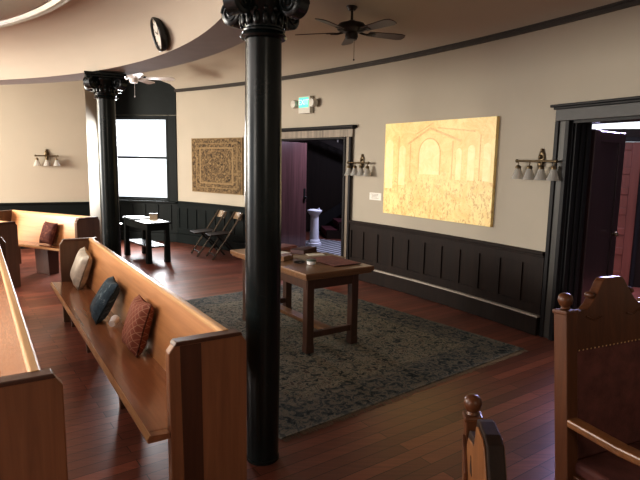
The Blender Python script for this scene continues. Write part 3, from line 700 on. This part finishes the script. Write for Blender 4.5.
stroke((-.62, -.30), (-.62, .42), .02); stroke((-.40, -.1), (-.40, .32), .016); stroke((.30, -.1), (.30, .34), .016); stroke((.70, -.1), (.70, .40), .016)
ln.build('ochre_lines', 'goldline', pt, smooth=0)
cd = wall_thing('wall_card', 'small white card on the wall left of the golden painting', 'card', 37.42, 1.21, .004)
MB().box((0, 0, 0), (.24, .006, .10)).build('card', 'paper', cd, smooth=0, bevel=.001)
lt = MB()
for i in range(4): lt.box((-.02+.01*(i % 2), -.0035, .03-i*.018), (.15-.02*(i % 3), .001, .004))
lt.build('text_lines', 'tanpaper', cd, smooth=0)

# exit sign
ex = wall_thing('exit_sign', 'white emergency exit sign with green EXIT face and two lamp heads', 'sign', 42.78, 2.535, .045)
MB().box((0, 0, 0), (.27, .075, .26)).build('housing', 'signwhite', ex, smooth=0, bevel=.008)
MB().box((-.005, -.039, .035), (.22, .006, .15)).build('lit_face', 'exitgreen', ex, smooth=0)
fc = bpy.data.curves.new('exit_lettering', 'FONT'); fc.body = 'EXIT'; fc.size = .115; fc.align_x = 'CENTER'; fc.align_y = 'CENTER'; fc.extrude = .001
ft_ = bpy.data.objects.new('lettering_source', fc); COL.objects.link(ft_); bpy.context.view_layer.update()
me = bpy.data.meshes.new_from_object(ft_.evaluated_get(bpy.context.evaluated_depsgraph_get())); bpy.data.objects.remove(ft_)
me.materials.clear(); me.materials.append(M['exittext'])
fo = bpy.data.objects.new('exit_lettering', me); COL.objects.link(fo); fo.parent = ex; fo.location = (-.005, -.0435, .035); fo.rotation_euler = (R(90), 0, 0)
for sx in (-1, 1):
    X = T(sx*.215, -.02, .02) @ Matrix.Rotation(R(90), 4, 'X')
    h = MB().lathe([(.03, -.035), (.062, -.02), (.066, .05), (.055, .065), (.0001, .07)], 20, X).build('lamp_head', 'signwhite', ex)
    MB().tube([(sx*.13, 0, .02), (sx*.19, 0, .02)], .014, 8).build('bracket', 'signwhite', h)

# sconces
def sconce(label, loc, rotz, n, width, off=0):
    s = thing('wall_sconce', label, 'sconce', loc, rotz, 'bronze wall sconces')
    X = Matrix.Rotation(R(90), 4, 'X')
    bp = MB(); bp.ball((off, -.012, .03), .04, (1, .35, 1.9), 10); bp.ball((off, -.03, .04), .022, n=8); bp.ball((off, -.012, .105), .018, n=8); bp.tube([(off, -.02, .0), (off, -.09, .0)], .012, 8); bp.ball((off, -.03, -.03), .03, (1,.6,1.2), n=8)
    bp.build('backplate', 'bronze', s)
    MB().tube([(-width/2, -.09, 0), (width/2, -.09, 0)], .011, 10).ball((-width/2, -.09, 0), .018, n=8).ball((width/2, -.09, 0), .018, n=8).build('bar', 'bronze', s)
    for i in range(n):
        x = -width/2+.02+(width-.04)*i/(n-1)
        a = MB(); a.tube([(x, -.09, 0), (x, -.09, -.045)], .006, 8); a.lathe([(.0001, -.04), (.022, -.045), (.028, -.06), (.028, -.075), (.02, -.08)], 16, T(x, -.09, 0))
        ao = a.build('lamp_holder', 'bronze', s)
        MB().lathe([(.024, -.07), (.032, -.09), (.048, -.135), (.064, -.175), (.066, -.180), (.063, -.180), (.046, -.135), (.030, -.09), (.022, -.072)], 20, T(x, -.09, 0), cap=False).build('glass_shade', 'frost', ao)
x, y = on_wall(28.38, 0); sconce('four-light bronze sconce beside the near doorway', (x, y, 1.715), R(28.38-90), 4, .46, .0)
x, y = on_wall(38.42, 0); sconce('four-light bronze sconce beside the far doorway', (x, y, 1.665), R(38.42-90), 4, .42, .0)
p = LW @ Vector((.79, 0, 1.69)); sconce('three-light bronze sconce on the left wall', p, lrot, 3, .36)

# clock on the cove
ca = R(36.6); rr = RI-.052
cl = thing('wall_clock', 'round black rimmed wall clock on the curved cove', 'clock', (DX+rr*math.cos(ca), DY+rr*math.sin(ca), ZS+.137), ca-PI/2); cl.rotation_euler = (R(15), 0, R(28)-PI/2)
X = Matrix.Rotation(R(90), 4, 'X')
MB().lathe([(.0001, 0), (.128, 0), (.134, .012), (.134, .042), (.126, .050), (.118, .045), (.118, .030)], 40, X, cap=False).build('rim', 'blackplastic', cl)
fcx = MB().lathe([(.0001, .030), (.119, .030)], 40, X, cap=False).build('face', 'clockface', cl)
tk = MB()
for i in range(12): tk.box((.1*math.sin(i*PI/6), -.0315, .1*math.cos(i*PI/6)), (.006, .002, .018), rot=RY(i*PI/6))
tk.build('hour_marks', 'blackplastic', fcx, smooth=0)
for L, a, w_ in ((.06, R(300), .008), (.09, R(60), .005)): MB().box((L/2*math.sin(a), -.034, L/2*math.cos(a)), (w_, .002, L), rot=RY(a)).build('hand', 'blackplastic', fcx, smooth=0)

# ------------------------------------------------------------------ ceiling fans
def fan(label, loc, rot0, rodlen, metal, blade):
    f = thing('ceiling_fan', label, 'fan', loc, 0, 'ceiling fans')
    MB().lathe([(.075, 0), (.075, -.02), (.035, -.075), (.02, -.075)], 24).build('ceiling_cup', metal, f)
    MB().tube([(0, 0, -.06), (0, 0, -rodlen)], .014, 12).build('rod', metal, f)
    z = -rodlen
    MB().lathe([(.03, z+.02), (.07, z), (.145, z-.02), (.165, z-.045), (.165, z-.085), (.12, z-.11), (.07, z-.12), (.075, z-.16), (.06, z-.195), (.0001, z-.20)], 32).build('motor_housing', metal, f)
    for i in range(5):
        a = rot0+i*2*PI/5; X = Matrix.Rotation(a, 4, 'Z') @ T(0, 0, z-.11) @ Matrix.Rotation(R(-12), 4, 'X')
        pts = [(.21, -.055), (.61, -.075), (.665, -.055), (.68, 0), (.665, .055), (.61, .075), (.21, .055)]
        bl = MB().prism(pts, -.004, .004, 'xy', X).build('blade', blade, f, smooth=0)
        MB().tube([(.10, 0, .0), (.17, 0, -.012), (.25, 0, -.008)], .012, 8, X).box((.25, 0, -.008), (.09, .06, .006), X).build('blade_arm', metal, bl)
    MB().tube([(.03, -.05, z-.19), (.03, -.05, z-.42)], .0025, 6).ball((.03, -.05, z-.425), .010, n=6).build('pull_chain', metal, f)
fan('dark bronze ceiling fan with mahogany blades over the long table', (.322, 6.53, CEIL), R(20), .20, 'iron', 'fanblade')
fan('ceiling fan in front of the window bay, painted white for window glare', (-3.2, 9.5, CEIL), R(8), .33, 'white', 'glareblade')  # white parts paint in the glare off the window

# ------------------------------------------------------------------ carved chairs
def carved_chair(name, label, loc, rot, W, zt, crest_top, seat_z, arms, cutout, panel_mat, back_z, rake):
    c = thing(name, label, 'chair', loc, rot); h = W/2
    RK = T(0, 0, zt) @ Matrix.Rotation(R(-rake), 4, 'X') @ T(0, 0, -zt)       # back leans away from the seat
    pw_ = .052 if cutout else .064
    for sx in (-1, 1):
        po = MB().box((sx*h, 0, zt/2+.003), (pw_, pw_, zt-.006), RK).box((sx*h, 0, zt-.008), (pw_+.008, pw_+.008, .018), RK).build('post', 'chairwood', c, smooth=0, bevel=.005)
        MB().lathe([(.014, zt), (.02, zt+.004), (.016, zt+.012), (.024, zt+.02), (.030, zt+.038), (.027, zt+.055), (.016, zt+.066), (.0001, zt+.068)], 20, RK @ T(sx*h, 0, 0)).build('finial', 'chairwood', po)
    k = h-.032; ct = crest_top; zb = back_z; th = .022
    if cutout: half = [(k, zb), (k, zt-.11), (k-.012, zt-.055), (k-.035, zt-.022), (k-.075, zt-.010), (k-.14, zt+.005), (k*.30, ct-.01), (k*.15, ct)]
    else: half = [(k, zb), (k, zt-.012), (.165, zt-.008), (.135, zt+.012), (.110, zt+.042), (.085, zt+.075), (.068, ct-.014), (.050, ct)]
    pts = [(-x, z) for x, z in half] + [(x, z) for x, z in reversed(half)]
    cr = MB().prism(pts, -th, th, X=RK).build('crest', 'darkcrest' if cutout else 'chairwood', c, smooth=0, bevel=.004)
    if cutout:
        inner = [(x-.016 if x > .05 else x, z-.016 if z > zb else z+.01) for x, z in half]; ipts = [(-x, z) for x, z in inner] + [(x, z) for x, z in reversed(inner)]
        for sy in (-1, 1):
            cp = MB().prism(ipts, sy*th, sy*(th+.006), X=RK).build('carved_panel', panel_mat, cr, smooth=0, bevel=.002); x_ = k*.56; y0, y1 = sy*(th+.0055), sy*(th+.0075)
            MB().prism([(x_-.016, zt-.125), (x_+.016, zt-.125), (x_+.006, zt-.095), (x_, zt-.065), (x_-.006, zt-.095)], y0, y1, X=RK).build('carved_spade', 'blackplastic', cp, smooth=0)
            for sx in (-1, 1):
                MB().prism([(sx*(k-.005), zb+.04), (sx*(k-.005), zt-.05), (sx*(k-.05), zt-.16), (sx*(k-.05), zb+.04)], y0, sy*(th+.018), X=RK).build('carved_bracket', 'chairwood', cp, smooth=0, bevel=.003)
    else:
        for sx in (-1, 1):
            MB().tube([(sx*(k-.15), -.024, zt-.045), (sx*(k-.11), -.024, zt-.055), (sx*(k-.06), -.024, zt-.035)], .004, 6, RK).build('incised_curve', 'chairwood', cr)
            MB().ball((sx*.122, 0, zt+.047), .015, (1, 1.6, 1), 8, RK).build('scroll', 'chairwood', cr)
    MB().box((0, 0, (zb+seat_z)/2), (2*k, .03, zb-seat_z+.02), RK).build('back_panel', 'leather' if not cutout else panel_mat, c, smooth=0)
    if not cutout:
        nl = MB()
        for i in range(19): nl.ball((-k+.02+i*(2*k-.04)/18, -.020, zb+.004), .0042, n=5, X=RK)
        no = nl.build('nail_trim', 'brass', c); no['kind'] = 'stuff'
    y0 = (RK @ Vector((0, 0, seat_z))).y; D = .44
    MB().box((0, y0-D/2, seat_z-.05), (W, D, .06)).build('seat_rail', 'chairwood', c, smooth=0, bevel=.004)
    MB().box((0, y0-D/2+.005, seat_z+.005), (W-.03, D-.03, .06)).build('seat_cushion', 'leather', c, bevel=.02, segs=3)
    for sx in (-1, 1):
        MB().box((sx*(h-.02), y0-D+.03, (.64 if arms else seat_z-.02)/2), (.055, .055, .64 if arms else seat_z-.02)).build('front_leg', 'chairwood', c, smooth=0, bevel=.005)
        if arms: MB().prism([(-.03, .635), (-.30, .625), (y0-D-.02, .64), (y0-D-.02, .672), (-.30, .66), (-.03, .668)], sx*h-.03, sx*h+.03, 'yz').build('arm', 'chairwood2', c, smooth=0, bevel=.008)
    return c
carved_chair('pulpit_armchair', 'tall carved wooden armchair with maroon upholstery in the bottom right corner', (1.238, 2.262, 0), R(25), .52, 1.10, 1.215, .45, True, False, 'chairwood', .925, 6)
carved_chair('carved_side_chair', 'smaller carved wooden chair seen edge-on at the bottom of the frame', (.482, 1.411, 0), R(84), .56, .865, .96, .45, False, True, 'chairwood2', .60, 3)

# ------------------------------------------------------------------ light
wd = bpy.data.worlds.new('overcast'); scene.world = wd; wd.use_nodes = True
bg = wd.node_tree.nodes['Background']; bg.inputs[0].default_value = (.86, .93, 1.0, 1); bg.inputs[1].default_value = 1.6
def area(name, loc, target, size, power, col, size_y=None, shape='RECTANGLE', spread=180):
    l = bpy.data.lights.new(name, 'AREA'); l.shape = shape; l.size = size; l.energy = power; l.color = col; l.spread = R(spread)
    if shape == 'RECTANGLE': l.size_y = size_y or size
    o = bpy.data.objects.new(name, l); COL.objects.link(o); o.location = loc
    o.rotation_euler = (Vector(target)-Vector(loc)).to_track_quat('-Z', 'Y').to_euler(); return o
area('skylight_glow', (-6.0, 1.5, 2.9), (-6.0, 1.5, 0), 6.0, 360, (1.0, .95, .88), shape='DISK')
p = BAY @ Vector((.65, -.15, 1.7)); t = BAY @ Vector((.9, -3, .8))
area('bay_window_light', p, t, 1.1, 115, (.93, .96, 1.0), 1.5, spread=120)
area('left_window_light', (-10.5, 4.5, 1.9), (0, 6.5, 1.5), 3.0, 560, (1.0, .95, .88), 2.0)
area('transom_light', (3.9, 7.1, 2.4), (1.2, 3.0, .3), .9, 260, (.58, .55, 1.0), .4)
area('vestibule_fill', (3.0, 5.6, 2.85), (3.4, 6.2, 0), .5, 45, (.80, .82, 1.0))  # added fill for the leaf and red door; no lamp is seen there
area('hall_fill', (1.0, 10.3, 2.5), (-.6, 10.2, .9), .5, 75, (.72, .74, 1.0))  # added fill aimed at the open leaf, not a visible hall lamp
area('rear_left_fill', (-8.5, -4.5, 2.0), (-4.5, 10, 1.6), 2.5, 230, (1.0, .93, .84), 1.8)  # added warm fill for the left wall; rear windows are only presumed
area('armchair_fill', (2.2, -3.2, 2.5), (1.2, 2.2, .8), 1.0, 30, (1.0, .88, .72))  # added fill for the armchair front, no known lamp behind the camera
area('left_wall_fill', (-8.0, 6.2, 2.2), (-5.2, 10.0, 1.7), 1.4, 340, (1.0, .93, .78), 1.2)  # added local boost for the left wall, from no visible source

# ------------------------------------------------------------------ camera
cam = bpy.data.cameras.new('camera'); cam.sensor_width = 36; cam.lens = 544.475/640*36; cam.clip_start = .05
co = bpy.data.objects.new('camera', cam); COL.objects.link(co)
co.matrix_world = T(0, 0, 1.68) @ Matrix.Rotation(PI/2-.1440, 4, 'X') @ Matrix.Rotation(.0170, 4, 'Z')
scene.camera = co
scene.view_settings.view_transform = 'Standard'
scene.view_settings.look = 'None'
scene.view_settings.exposure = 0.32
scene.view_settings.gamma = 0.86
